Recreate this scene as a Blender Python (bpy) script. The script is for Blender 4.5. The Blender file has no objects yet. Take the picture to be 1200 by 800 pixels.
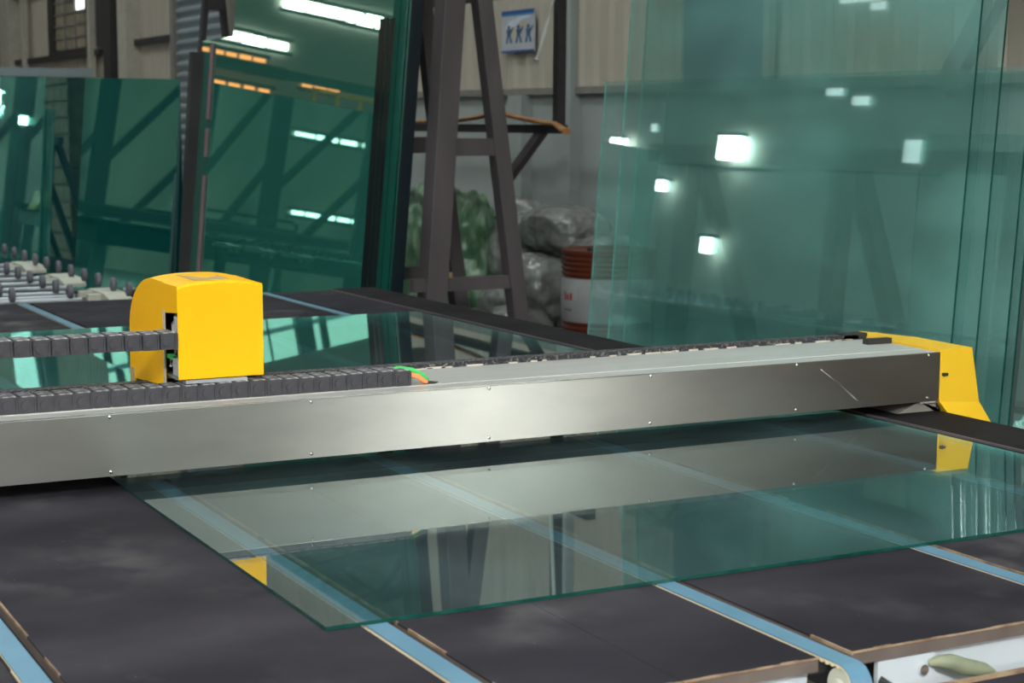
import bpy, bmesh, math, random
from mathutils import Vector, Matrix, noise
R = math.radians
random.seed(7)
scn = bpy.context.scene
COL = scn.collection

# ------------------------------------------------------------------ camera
cam_d = bpy.data.cameras.new('camera'); cam = bpy.data.objects.new('camera', cam_d); COL.objects.link(cam)
cam_d.sensor_width = 36.0; cam_d.lens = 36.0 * 2021.63 / 1200.0
FW = Vector((0.463394, 0.877123, -0.126179)); RT = Vector((0.884452, -0.466609, 0.004568)); UP = Vector((0.054869, 0.113716, 0.991997))
m3 = Matrix((RT, UP, -FW)).transposed()
cam.matrix_world = Matrix.Translation((0, 0, 1.65)) @ m3.to_4x4()
cam_d.clip_end = 200; cam_d.clip_start = 0.05
cam_d.dof.use_dof = True; cam_d.dof.focus_distance = 3.6; cam_d.dof.aperture_fstop = 8
scn.camera = cam

# ------------------------------------------------------------------ world, exposure
w = bpy.data.worlds.new('world'); scn.world = w; w.use_nodes = True
w.node_tree.nodes['Background'].inputs[0].default_value = (0.75, 0.85, 1.0, 1); w.node_tree.nodes['Background'].inputs[1].default_value = 0.6
scn.view_settings.view_transform = 'Standard'; scn.view_settings.look = 'None'
scn.view_settings.gamma = 1.0; scn.view_settings.use_curve_mapping = False
scn.view_settings.exposure = 0.12
scn.cycles.transparent_max_bounces = 48; scn.cycles.max_bounces = 10; scn.cycles.glossy_bounces = 6
scn.cycles.sample_clamp_indirect = 12.0
scn.cycles.caustics_reflective = True

def area_light(name, loc, aim, sx, sy, power, col=(1, 1, 1), label=None):
    l = bpy.data.lights.new(name, 'AREA'); l.shape = 'RECTANGLE'; l.size = sx; l.size_y = sy; l.energy = power; l.color = col
    o = bpy.data.objects.new(name, l); COL.objects.link(o); o.location = loc
    o.rotation_euler = (Vector(aim) - Vector(loc)).to_track_quat('-Z', 'Y').to_euler()
    return o
# light: roof panes, hall lamps and an added window band in the front wall

# ------------------------------------------------------------------ materials
def nt(name):
    m = bpy.data.materials.new(name); m.use_nodes = True; t = m.node_tree
    for n in list(t.nodes): t.nodes.remove(n)
    out = t.nodes.new('ShaderNodeOutputMaterial')
    return m, t, out
def N(t, typ, **kw):
    n = t.nodes.new(typ)
    for k, v in kw.items():
        if k.startswith('i_'): n.inputs[k[2:].replace('_', ' ')].default_value = v
        else: setattr(n, k, v)
    return n
def noise_col(t, scale, c0, c1, lo=0.35, hi=0.65, detail=4, stretch=None, coords='Object'):
    tc = N(t, 'ShaderNodeTexCoord'); mp = N(t, 'ShaderNodeMapping'); mp.inputs['Scale'].default_value = stretch or (1, 1, 1)
    t.links.new(tc.outputs[coords], mp.inputs['Vector'])
    nz = N(t, 'ShaderNodeTexNoise'); nz.inputs['Scale'].default_value = scale; nz.inputs['Detail'].default_value = detail
    t.links.new(mp.outputs['Vector'], nz.inputs['Vector'])
    cr = N(t, 'ShaderNodeValToRGB'); cr.color_ramp.elements[0].position = lo; cr.color_ramp.elements[1].position = hi
    cr.color_ramp.elements[0].color = (*c0, 1); cr.color_ramp.elements[1].color = (*c1, 1)
    t.links.new(nz.outputs['Fac'], cr.inputs['Fac'])
    return cr, nz, mp
def mat(name, c, rough=0.5, metal=0.0, c2=None, scale=8, bump=0.0, bscale=60, stretch=None, spec=0.5, emit=None, estr=0, lo=0.35, hi=0.65, aniso=0, detail=4, coat=0):
    m, t, out = nt(name)
    b = N(t, 'ShaderNodeBsdfPrincipled'); t.links.new(b.outputs[0], out.inputs[0])
    b.inputs['Base Color'].default_value = (*c, 1); b.inputs['Roughness'].default_value = rough; b.inputs['Metallic'].default_value = metal
    b.inputs['Specular IOR Level'].default_value = spec; b.inputs['Coat Weight'].default_value = coat
    cr, nz, mp = noise_col(t, scale, c, c2 or tuple(min(1, x * 1.18) for x in c), lo, hi, detail, stretch)
    t.links.new(cr.outputs['Color'], b.inputs['Base Color'])
    if bump:
        n2 = N(t, 'ShaderNodeTexNoise'); n2.inputs['Scale'].default_value = bscale; t.links.new(mp.outputs['Vector'], n2.inputs['Vector'])
        bp = N(t, 'ShaderNodeBump'); bp.inputs['Strength'].default_value = bump; bp.inputs['Distance'].default_value = 0.01
        t.links.new(n2.outputs['Fac'], bp.inputs['Height']); t.links.new(bp.outputs['Normal'], b.inputs['Normal'])
    if emit: b.inputs['Emission Color'].default_value = (*emit, 1); b.inputs['Emission Strength'].default_value = estr
    if aniso:
        b.inputs['Anisotropic'].default_value = aniso
        tg = N(t, 'ShaderNodeTangent', direction_type='RADIAL', axis='X'); t.links.new(tg.outputs[0], b.inputs['Tangent'])
    return m
def glass_mat(name, tint, haze=0.0, hazecol=(0.3, 0.5, 0.45), refl=(1, 1, 1), boost=1.0, milky=0.0):
    """thin sheet of float glass: each face passes light tinted straight through and mirrors by Fresnel"""
    m, t, out = nt(name)
    tr = N(t, 'ShaderNodeBsdfTransparent'); tr.inputs[0].default_value = (*tint, 1)
    gl = N(t, 'ShaderNodeBsdfGlossy'); gl.inputs['Color'].default_value = (*refl, 1); gl.inputs['Roughness'].default_value = 0.0
    geo = N(t, 'ShaderNodeNewGeometry')
    mr = N(t, 'ShaderNodeMapRange'); mr.inputs['To Min'].default_value = 1.52; mr.inputs['To Max'].default_value = 1 / 1.52
    t.links.new(geo.outputs['Backfacing'], mr.inputs['Value'])
    fr = N(t, 'ShaderNodeFresnel'); t.links.new(mr.outputs[0], fr.inputs['IOR'])
    mu = N(t, 'ShaderNodeMath', operation='MULTIPLY', use_clamp=True); mu.inputs[1].default_value = boost; t.links.new(fr.outputs[0], mu.inputs[0])
    base = tr
    if milky:
        df = N(t, 'ShaderNodeBsdfDiffuse'); df.inputs[0].default_value = (*hazecol, 1)
        cr, nz, mp = noise_col(t, 1.3, (milky * .45,) * 3, (milky * 2.4,) * 3, 0.46, 0.76, 7, (1.5, 1.0, 1.5))
        mx0 = N(t, 'ShaderNodeMixShader'); t.links.new(cr.outputs[0], mx0.inputs[0]); t.links.new(tr.outputs[0], mx0.inputs[1]); t.links.new(df.outputs[0], mx0.inputs[2])
        base = mx0
    mx = N(t, 'ShaderNodeMixShader'); t.links.new(mu.outputs[0], mx.inputs[0]); t.links.new(base.outputs[0], mx.inputs[1]); t.links.new(gl.outputs[0], mx.inputs[2])
    t.links.new(mx.outputs[0], out.inputs[0])
    return m
def deep_glass(name, body, rcol, fac):
    """face of a thick pack of sheets: green body, tinted mirror of the inner faces, clear Fresnel mirror outside"""
    m, t, out = nt(name)
    df = N(t, 'ShaderNodeBsdfDiffuse'); df.inputs[0].default_value = (*body, 1)
    g1 = N(t, 'ShaderNodeBsdfGlossy'); g1.inputs[0].default_value = (*rcol, 1); g1.inputs['Roughness'].default_value = 0.012
    g2 = N(t, 'ShaderNodeBsdfGlossy'); g2.inputs[0].default_value = (1, 1, 1, 1); g2.inputs['Roughness'].default_value = 0.0
    a = N(t, 'ShaderNodeMixShader'); a.inputs[0].default_value = fac; t.links.new(df.outputs[0], a.inputs[1]); t.links.new(g1.outputs[0], a.inputs[2])
    fr = N(t, 'ShaderNodeFresnel'); fr.inputs[0].default_value = 1.52
    b = N(t, 'ShaderNodeMixShader'); t.links.new(fr.outputs[0], b.inputs[0]); t.links.new(a.outputs[0], b.inputs[1]); t.links.new(g2.outputs[0], b.inputs[2])
    t.links.new(b.outputs[0], out.inputs[0])
    return m
def emis(name, c, s):
    m, t, out = nt(name); e = N(t, 'ShaderNodeEmission'); e.inputs[0].default_value = (*c, 1); e.inputs[1].default_value = s
    t.links.new(e.outputs[0], out.inputs[0]); return m

def felt_mat():
    m, t, out = nt('black_felt')
    b = N(t, 'ShaderNodeBsdfPrincipled'); t.links.new(b.outputs[0], out.inputs[0]); b.inputs['Roughness'].default_value = 0.72; b.inputs['Specular IOR Level'].default_value = 0.06
    c1, n1, mp1 = noise_col(t, 2.6, (0.022, 0.0205, 0.0265), (0.044, 0.041, 0.050), 0.35, 0.7, 6, (1, 1.6, 1))
    c2, n2, mp2 = noise_col(t, 7.0, (0, 0, 0), (1, 1, 1), 0.48, 0.78, 8, (1.2, 1, 1))
    c3, n3, mp3 = noise_col(t, 1.7, (0, 0, 0), (1, 1, 1), 0.45, 0.75, 2)
    mul = N(t, 'ShaderNodeMath', operation='MULTIPLY'); t.links.new(c2.outputs[0], mul.inputs[0]); t.links.new(c3.outputs[0], mul.inputs[1])
    mul2 = N(t, 'ShaderNodeMath', operation='MULTIPLY'); mul2.inputs[1].default_value = 0.75; t.links.new(mul.outputs[0], mul2.inputs[0])
    mx = N(t, 'ShaderNodeMix', data_type='RGBA'); t.links.new(mul2.outputs[0], mx.inputs[0]); t.links.new(c1.outputs[0], mx.inputs[6]); mx.inputs[7].default_value = (0.19, 0.185, 0.18, 1)
    # pale specks
    vo = N(t, 'ShaderNodeTexVoronoi'); vo.inputs['Scale'].default_value = 26; t.links.new(mp1.outputs[0], vo.inputs['Vector'])
    lt = N(t, 'ShaderNodeMath', operation='LESS_THAN'); lt.inputs[1].default_value = 0.045; t.links.new(vo.outputs['Distance'], lt.inputs[0])
    ml = N(t, 'ShaderNodeMath', operation='MULTIPLY'); t.links.new(lt.outputs[0], ml.inputs[0]); t.links.new(c3.outputs[0], ml.inputs[1])
    mx2 = N(t, 'ShaderNodeMix', data_type='RGBA'); t.links.new(ml.outputs[0], mx2.inputs[0]); t.links.new(mx.outputs[2], mx2.inputs[6]); mx2.inputs[7].default_value = (0.3, 0.3, 0.29, 1)
    t.links.new(mx2.outputs[2], b.inputs['Base Color'])
    bp = N(t, 'ShaderNodeBump'); bp.inputs['Strength'].default_value = 0.25; bp.inputs['Distance'].default_value = 0.004
    t.links.new(n2.outputs['Fac'], bp.inputs['Height']); t.links.new(bp.outputs[0], b.inputs['Normal'])
    return m

M = {}
M['felt'] = felt_mat()
M['felt2'] = mat('black_rubber_edge', (0.016, 0.015, 0.016), 0.75, c2=(0.026, 0.024, 0.025), scale=6, spec=0.05)
M['board'] = mat('board_side', (0.095, 0.075, 0.065), 0.75, c2=(0.13, 0.105, 0.09), scale=14)
M['torn'] = mat('torn_wood_rim', (0.34, 0.25, 0.16), 0.8, c2=(0.18, 0.11, 0.07), scale=30)
M['belt'] = mat('blue_belt', (0.085, 0.20, 0.29), 0.55, c2=(0.11, 0.235, 0.33), scale=7)
M['beltback'] = mat('belt_teeth', (0.62, 0.53, 0.36), 0.7)
M['white'] = mat('white_paint', (0.42, 0.47, 0.51), 0.45, scale=3)
M['steel'] = mat('brushed_steel', (0.34, 0.35, 0.33), 0.34, 1.0, c2=(0.40, 0.41, 0.385), scale=3, stretch=(1, 1, 3), aniso=0.75)
M['steeltop'] = mat('steel_top_sheet', (0.60, 0.61, 0.585), 0.36, 0.4, c2=(0.68, 0.69, 0.66), scale=5, stretch=(0.6, 3, 3))
M['screw'] = mat('screw_head', (0.8, 0.8, 0.8), 0.25, 1.0)
M['yellow'] = mat('yellow_paint', (1.0, 0.50, 0.0), 0.45, c2=(1.0, 0.525, 0.0), scale=2, spec=0.2)
M['yellow2'] = mat('yellow_paint_end', (0.86, 0.52, 0.01), 0.42, c2=(0.92, 0.57, 0.02), scale=2, spec=0.4)
M['chain'] = mat('chain_plastic', (0.030, 0.030, 0.038), 0.55, c2=(0.052, 0.052, 0.062), scale=40)
M['chaindust'] = mat('chain_dusty', (0.10, 0.10, 0.11), 0.7, c2=(0.55, 0.55, 0.55), scale=70, lo=0.5, hi=0.66)
M['brush'] = mat('rack_strip', (0.035, 0.035, 0.04), 0.7, c2=(0.30, 0.30, 0.30), scale=160, lo=0.5, hi=0.75, bump=1, bscale=200)
M['glue'] = mat('pale_chips', (0.55, 0.50, 0.42), 0.8)
M['green'] = mat('green_wire', (0.05, 0.55, 0.12), 0.5)
M['orange'] = mat('orange_wire', (0.85, 0.28, 0.10), 0.5)
M['wire'] = mat('grey_wires', (0.35, 0.33, 0.31), 0.5, c2=(0.6, 0.58, 0.55), scale=60)
M['black'] = mat('black_plastic', (0.02, 0.02, 0.021), 0.5)
M['darksteel'] = mat('dark_painted_steel', (0.085, 0.072, 0.078), 0.5, c2=(0.13, 0.11, 0.12), scale=4, stretch=(1, 1, .3))
M['blacksteel'] = mat('black_steel', (0.018, 0.017, 0.02), 0.55, c2=(0.03, 0.028, 0.03), scale=5)
M['grey'] = mat('grey_casting', (0.20, 0.19, 0.17), 0.6)
M['wheel'] = mat('grey_wheel', (0.10, 0.10, 0.12), 0.6)
M['rod'] = mat('pale_rod', (0.36, 0.40, 0.43), 0.35, 0.3)
M['bracket'] = mat('cream_bracket', (0.42, 0.43, 0.36), 0.55)
M['clad'] = mat('beige_cladding', (0.42, 0.38, 0.315), 0.6, c2=(0.50, 0.455, 0.38), scale=1.2, stretch=(1, 1, .3))
M['plaster'] = mat('grey_plaster', (0.32, 0.355, 0.345), 0.85, c2=(0.39, 0.42, 0.41), scale=1.4)
M['pil'] = mat('beige_column', (0.46, 0.43, 0.36), 0.6)
M['shutter'] = mat('blue_grey_shutter', (0.27, 0.33, 0.36), 0.45, c2=(0.31, 0.37, 0.40), scale=3)
M['floor'] = mat('concrete_floor', (0.16, 0.16, 0.155), 0.6, c2=(0.21, 0.21, 0.20), scale=0.8)
M['roof'] = mat('roof_sheet', (0.26, 0.28, 0.27), 0.7, c2=(0.32, 0.34, 0.32), scale=0.5)
M['truss'] = mat('roof_steel', (0.05, 0.07, 0.075), 0.6)
M['wallfar'] = mat('far_wall', (0.42, 0.40, 0.36), 0.8, c2=(0.52, 0.50, 0.45), scale=0.7)
M['clad2'] = mat('front_cladding', (0.62, 0.58, 0.50), 0.6, c2=(0.48, 0.45, 0.39), scale=.9, stretch=(1, 1, .2))
M['brown'] = mat('brown_wall', (0.14, 0.11, 0.09), 0.8, c2=(0.19, 0.155, 0.125), scale=0.7)
M['drum'] = mat('red_drum', (0.13, 0.024, 0.013), 0.45, c2=(0.18, 0.042, 0.022), scale=5)
M['drumlabel'] = mat('drum_label', (0.42, 0.43, 0.44), 0.6)
M['redprint'] = mat('red_print', (0.45, 0.04, 0.06), 0.6)
M['greenwrap'] = mat('green_film', (0.09, 0.20, 0.11), 0.30, c2=(0.34, 0.52, 0.34), scale=11, bump=1.0, bscale=18, lo=.46, hi=.72, stretch=(1, 1, .6), spec=.7)  # pale ramp colour paints highlights onto the film's wrinkles
M['clearwrap'] = mat('clear_film', (0.17, 0.17, 0.16), 0.22, c2=(0.36, 0.38, 0.37), scale=7, bump=0.6, bscale=12, spec=.8)
M['strap'] = mat('orange_strap', (0.42, 0.16, 0.06), 0.7, c2=(0.50, 0.26, 0.10), scale=12)
M['pvc'] = mat('white_cord', (0.72, 0.78, 0.75), 0.4)
M['wood'] = mat('pale_wood', (0.42, 0.30, 0.14), 0.7)
M['redbox'] = mat('dull_red', (0.13, 0.05, 0.05), 0.6)
M['olive'] = mat('olive_hose', (0.24, 0.27, 0.17), 0.6, c2=(0.16, 0.19, 0.13), scale=20)
M['mauve'] = mat('mauve_spacer', (0.22, 0.13, 0.15), 0.6)
M['yrail'] = mat('yellow_rail_paint', (0.75, 0.42, 0.02), 0.5)
M['table_glass'] = glass_mat('table_glass', (0.84, 0.92, 0.92), boost=1.4, milky=0.05, hazecol=(.40, .62, .66), refl=(0.92, 1.0, 1.0))
M['clear_glass'] = glass_mat('sheet_glass', (0.87, 0.94, 0.93), milky=0.13, hazecol=(.32, .68, .64), refl=(0.85, 1.0, 0.97), boost=1.3)  # milky diffuse colour stands in for hall reflections that lighten the sheets
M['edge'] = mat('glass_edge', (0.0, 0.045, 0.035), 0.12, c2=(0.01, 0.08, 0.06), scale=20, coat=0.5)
M['edge_lit'] = mat('glass_edge_bright', (0.10, 0.38, 0.33), 0.15, c2=(0.22, 0.55, 0.48), scale=20, coat=0.5)  # lit copy of the edge: light caught in the rim, put into the colour
M['edge_blk'] = mat('glass_edge_dark', (0.002, 0.006, 0.007), 0.10, c2=(0.004, 0.010, 0.012), scale=9, stretch=(30, 30, 2), coat=0.8)
M['edge_teal'] = mat('glass_edge_teal', (0.0, 0.085, 0.062), 0.3, coat=0.0)
M['edge_navy'] = mat('glass_edge_navy', (0.0015, 0.009, 0.016), 0.4)
M['deep_teal'] = deep_glass('glass_pack_teal', (0.001, 0.060, 0.070), (0.34, 0.64, 0.58), 0.55)
M['deep_green'] = deep_glass('glass_pack_green', (0.030, 0.19, 0.15), (0.50, 0.68, 0.58), 0.42)
M['sky_panel'] = emis('skylight_daylight', (0.93, 1.0, 0.98), 16.0)
M['win_dim'] = mat('dusty_pane', (0.26, 0.25, 0.17), 0.15, c2=(0.42, 0.33, 0.24), scale=2.5, lo=.4, hi=.6)
M['win_lit'] = emis('window_daylight', (0.95, 1.0, 1.0), 2.2)
M['win_blue'] = mat('bluish_pane', (0.10, 0.16, 0.20), 0.3)
M['front_fill_pane'] = emis('front_fill_glow', (1.0, 0.97, 0.92), 3.6)  # glow of the added front window band
M['crate'] = mat('crate_wood', (0.11, 0.075, 0.05), 0.8, c2=(0.17, 0.12, 0.085), scale=5)
M['lamp'] = emis('lamp_light', (1.0, 0.98, 0.93), 230.0)
M['fill'] = emis('fill_lamp_light', (1.0, 0.98, 0.95), 135.0)
M['lamp2'] = emis('far_lamp_light', (0.95, 1.0, 0.97), 16.0)
M['sodium'] = emis('warm_lamp_light', (1.0, 0.34, 0.10), 2.8)

# ------------------------------------------------------------------ mesh building
class MB:
    def __init__(s): s.v = []; s.f = []; s.m = []; s.sm = []
    def poly(s, vs, fs, mi=0, smooth=False):
        b = len(s.v); s.v += [tuple(v) for v in vs]
        for f in fs: s.f.append([b + i for i in f]); s.m.append(mi); s.sm.append(smooth)
        return s
    def box(s, x0, x1, y0, y1, z0, z1, mi=0):
        vs = [(x, y, z) for z in (z0, z1) for y in (y0, y1) for x in (x0, x1)]
        return s.poly(vs, [(0, 2, 3, 1), (4, 5, 7, 6), (0, 1, 5, 4), (2, 6, 7, 3), (0, 4, 6, 2), (1, 3, 7, 5)], mi)
    def bar(s, a, b, w, d, side=(0, 1, 0), mi=0):
        """box bar from a to b, width w across, depth d along 'side'"""
        a = Vector(a); b = Vector(b); ax = (b - a).normalized(); sd = Vector(side); sd = (sd - ax * sd.dot(ax)).normalized(); cr = ax.cross(sd).normalized()
        vs = [p + cr * (i * w / 2) + sd * (j * d / 2) for p in (a, b) for j in (-1, 1) for i in (-1, 1)]
        return s.poly(vs, [(0, 1, 3, 2), (4, 6, 7, 5), (0, 4, 5, 1), (2, 3, 7, 6), (0, 2, 6, 4), (1, 5, 7, 3)], mi)
    def prism(s, pts, lo, hi, axis='y', mi=0):
        def P(u, v, t): return {'x': (t, u, v), 'y': (u, t, v), 'z': (u, v, t)}[axis]
        n = len(pts); vs = [P(u, v, lo) for u, v in pts] + [P(u, v, hi) for u, v in pts]
        return s.poly(vs, [tuple(range(n)), tuple(range(2 * n - 1, n - 1, -1))] + [(i, i + n, (i + 1) % n + n, (i + 1) % n) for i in range(n)], mi)
    def tube(s, pts, r, n=10, mi=0, flat=None):
        pts = [Vector(p) for p in pts]; rings = []
        for i, p in enumerate(pts):
            t = (pts[min(i + 1, len(pts) - 1)] - pts[max(i - 1, 0)]).normalized()
            a = t.orthogonal() if abs(t.z) > .95 else t.cross(Vector((0, 0, 1))); a.normalize(); b = t.cross(a).normalized()
            rr = r[i] if isinstance(r, (list, tuple)) else r
            k = flat or 1
            rings.append([p + a * math.cos(2 * math.pi * j / n) * rr * k + b * math.sin(2 * math.pi * j / n) * rr for j in range(n)])
        vs = [v for q in rings for v in q]; L = len(pts)
        fs = [(i * n + j, i * n + (j + 1) % n, (i + 1) * n + (j + 1) % n, (i + 1) * n + j) for i in range(L - 1) for j in range(n)]
        s.poly(vs, fs, mi, True); return s.poly(rings[0], [tuple(range(n))], mi).poly(rings[-1], [tuple(range(n))], mi)
    def cyl(s, c, r, h, axis='x', n=24, mi=0, r2=None):
        r2 = r if r2 is None else r2; ax = {'x': Vector((1, 0, 0)), 'y': Vector((0, 1, 0)), 'z': Vector((0, 0, 1))}[axis]; c = Vector(c)
        return s.tube([c - ax * h / 2, c + ax * h / 2], [r, r2], n, mi)
    def lathe(s, c, prof, n=32, mi=0):
        vs = [(c[0] + r * math.cos(2 * math.pi * j / n), c[1] + r * math.sin(2 * math.pi * j / n), c[2] + z) for r, z in prof for j in range(n)]
        L = len(prof); fs = [(i * n + j, i * n + (j + 1) % n, (i + 1) * n + (j + 1) % n, (i + 1) * n + j) for i in range(L - 1) for j in range(n)]
        s.poly(vs, fs, mi, True); return s
    def build(s, name, mats, parent=None, origin=None, bevel=0, label=None):
        if not isinstance(mats, (list, tuple)): mats = [mats]
        org = Vector(origin) if origin is not None else (Vector(parent.matrix_world.translation) if False else Vector(WORLD.get(parent.name, (0, 0, 0))) if parent else Vector((0, 0, 0)))
        me = bpy.data.meshes.new(name); me.from_pydata([tuple(Vector(v) - org) for v in s.v], [], s.f)
        for mt in mats: me.materials.append(mt)
        for p, mi, sm in zip(me.polygons, s.m, s.sm): p.material_index = mi; p.use_smooth = sm
        bm = bmesh.new(); bm.from_mesh(me); bmesh.ops.recalc_face_normals(bm, faces=bm.faces); bm.to_mesh(me); bm.free()
        o = bpy.data.objects.new(name, me); COL.objects.link(o)
        if parent:
            o.parent = parent; po = Vector(WORLD.get(parent.name, (0, 0, 0))); o.location = org - po
        else: o.location = org
        WORLD[o.name] = org
        if bevel:
            md = o.modifiers.new('bevel', 'BEVEL'); md.width = bevel; md.segments = 2; md.limit_method = 'ANGLE'
        if label: o['label'] = label
        return o
WORLD = {}
def tag(o, label=None, cat=None, group=None, kind=None):
    if label: o['label'] = label
    if cat: o['category'] = cat
    if group: o['group'] = group
    if kind: o['kind'] = kind
    return o
def thing(name, loc, label, cat, group=None):
    o = bpy.data.objects.new(name, None); COL.objects.link(o); o.location = loc; o.empty_display_size = .1
    WORLD[o.name] = Vector(loc); return tag(o, label, cat, group)
def dup(src, name, parent, loc, rot=None):
    c = src.copy(); c.name = name; COL.objects.link(c); c.parent = parent
    po = WORLD.get(parent.name, Vector((0, 0, 0))) if parent else Vector((0, 0, 0))
    c.location = Vector(loc) - po; WORLD[c.name] = Vector(loc)
    if rot: c.rotation_euler = rot
    return c
def struct(o): o['kind'] = 'structure'; return o

# ------------------------------------------------------------------ the hall
struct(MB().box(-8.2, 6.5, -11.2, 34.2, -0.1, 0).build('floor', M['floor']))
WX = 6.3
wr = MB().box(WX, WX + .2, -11, 34, 0, 7.9)
wr = struct(wr.build('wall_right', M['plaster']))
# upper cladding: ribbed sheets of 1 m, each a panel
pb = MB(); prof = []
for k in range(5):
    y = k * 0.2
    prof += [(y, 0.0), (y + .03, .028), (y + .055, .028), (y + .085, 0.0)]
prof += [(1.0, 0.0)]
PZ0, PZ1 = 1.9, 7.9
vs = []; 
for (y, d) in prof: vs += [(-.012 - d, y, PZ0), (-.012 - d, y, PZ1)]
n = len(prof); vs += [(0, 0, PZ0), (0, 0, PZ1), (0, .992, PZ0), (0, .992, PZ1)]
fs = [(2 * i, 2 * i + 1, 2 * i + 3, 2 * i + 2) for i in range(n - 1)]
fs += [(2 * n, 2 * n + 1, 1, 0), (2 * n - 2, 2 * n - 1, 2 * n + 3, 2 * n + 2), tuple([2 * i for i in range(n)] + [2 * n + 2, 2 * n])]
vs[2 * n - 2] = (-.012, .992, PZ0); vs[2 * n - 1] = (-.012, .992, PZ1)
pb.poly(vs, fs)
panel0 = pb.build('panel', M['clad'], wr, origin=(0, 0, 0)); panel0.location = (WX, 5, 0)
skip = {24, 25, 26}
for y in range(-11, 34):
    if y in (5, 19) or y in (24, 25, 26): continue
    dup(panel0, 'panel', wr, (WX, y, 0))
for (a, b, z0, z1) in ((24, 27, 1.9, 2.66), (24, 27, 3.62, 7.9)):   # cladding below and above the window
    q = MB(); q.box(WX - .02, WX, a, b, z0, z1)
    for k in range(15): q.box(WX - .045, WX - .02, a + k * .2 + .02, a + k * .2 + .07, z0, z1)
    q.build('panel', M['clad'], wr)
# joint rail between plaster and cladding, pilasters, dark rails
struct(MB().box(WX - .05, WX, -11, 34, 1.85, 1.905).build('trim_1', M['grey'], bevel=.004))
def tri(i, x0, x1, y0, y1, z0, z1, m): return struct(MB().box(x0, x1, y0, y1, z0, z1).build('trim_%d' % i, M[m]))
tri(2, WX - .09, WX, 11.62, 11.85, 0, 1.85, 'plaster')
tri(3, WX - .09, WX, 10.88, 11.05, 1.0, 7.9, 'plaster')
tri(4, 6.02, 6.2, 22.68, 23.05, 0, 7.9, 'blacksteel')
tri(5, 6.1, WX, 22.2, 22.62, 0, 7.9, 'pil')
tri(6, 6.1, WX, 29.35, 30.1, 0, 7.9, 'pil')
tri(7, 6.0, WX, 30.2, 31.6, 0, 7.9, 'blacksteel')
tri(8, 6.20, 6.29, 20.5, 22.2, 2.60, 2.68, 'blacksteel')
tri(9, 6.18, 6.28, 23.9, 29.3, 2.54, 2.62, 'blacksteel')
tri(10, 6.18, 6.28, 23.9, 29.3, 3.60, 3.68, 'blacksteel')
tri(11, 6.12, 6.2, 28.35, 28.47, 2.0, 7.9, 'pil')
tri(12, 6.12, 6.2, 24.14, 24.28, 0, 7.9, 'pil')
tri(13, 6.12, 6.24, 23.12, 23.38, 0, 7.9, 'pil')
# big gridded window
wn = MB(); wn.box(6.2, 6.28, 26.62, 26.95, 2.62, 3.62); wn.box(6.2, 6.28, 24.55, 24.7, 2.62, 3.62)
wn.box(6.2, 6.28, 24.7, 26.62, 2.62, 2.67); wn.box(6.2, 6.28, 24.7, 26.62, 3.56, 3.62)
wf = struct(wn.build('window_1', M['blacksteel']))
for k in (1, 2): MB().box(6.21, 6.27, 24.7 + k * .64 - .025, 24.7 + k * .64 + .025, 2.67, 3.56).build('mullion', M['grey'], wf)
for k in range(1, 5): MB().box(6.215, 6.265, 24.7, 26.62, 2.67 + k * .178 - .012, 2.67 + k * .178 + .012).build('glazing_bar', M['grey'], wf)
for i in range(3):
    for k in range(5):
        lit = (i == 0 and k in (3, 4))
        MB().box(6.235, 6.245, 24.7 + i * .64 + .03, 24.7 + (i + 1) * .64 - .03, 2.67 + k * .178 + .014, 2.67 + (k + 1) * .178 - .014).build('pane', M['win_lit'] if lit else M['win_dim'], wf, label='bright daylit pane' if lit else None)
w3 = struct(MB().box(6.2, 6.27, 23.45, 24.1, 2.66, 3.56).build('window_2', M['black']))
# window seen through the right-hand sheets
w2 = struct(MB().box(6.21, 6.26, 8.5, 8.56, 1.91, 4.5).box(6.21, 6.26, 9.44, 9.5, 1.91, 4.5).box(6.21, 6.26, 8.56, 9.44, 4.44, 4.5).build('window_3', M['clad']))
MB().box(6.225, 6.24, 8.56, 9.44, 1.91, 4.44).build('pane', M['win_blue'], w2)
# roller door in the far part of the wall
rd = struct(MB().box(6.18, 6.29, 18.35, 18.55, 0, 5.0).box(6.18, 6.29, 20.4, 20.55, 0, 5.0).build('door_1', M['grey']))
q = MB()
k = 0; z = 0.0
while z < 4.9:
    q.poly([(6.25, 18.55, z), (6.25, 20.4, z), (6.21, 18.55, z + .05), (6.21, 20.4, z + .05), (6.21, 18.55, z + .075), (6.21, 20.4, z + .075), (6.25, 18.55, z + .10), (6.25, 20.4, z + .10)],
           [(0, 1, 3, 2), (2, 3, 5, 4), (4, 5, 7, 6)]); z += .125
q.box(6.255, 6.28, 18.55, 20.4, 0, 5)
q.build('slat', M['shutter'], rd)['kind'] = 'stuff'
# slanted brace on the wall, far right
struct(MB().bar((6.16, 6.9, 1.82), (6.16, 6.1, 2.9), .11, .08, (1, 0, 0)).build('trim_14', M['grey']))
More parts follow.
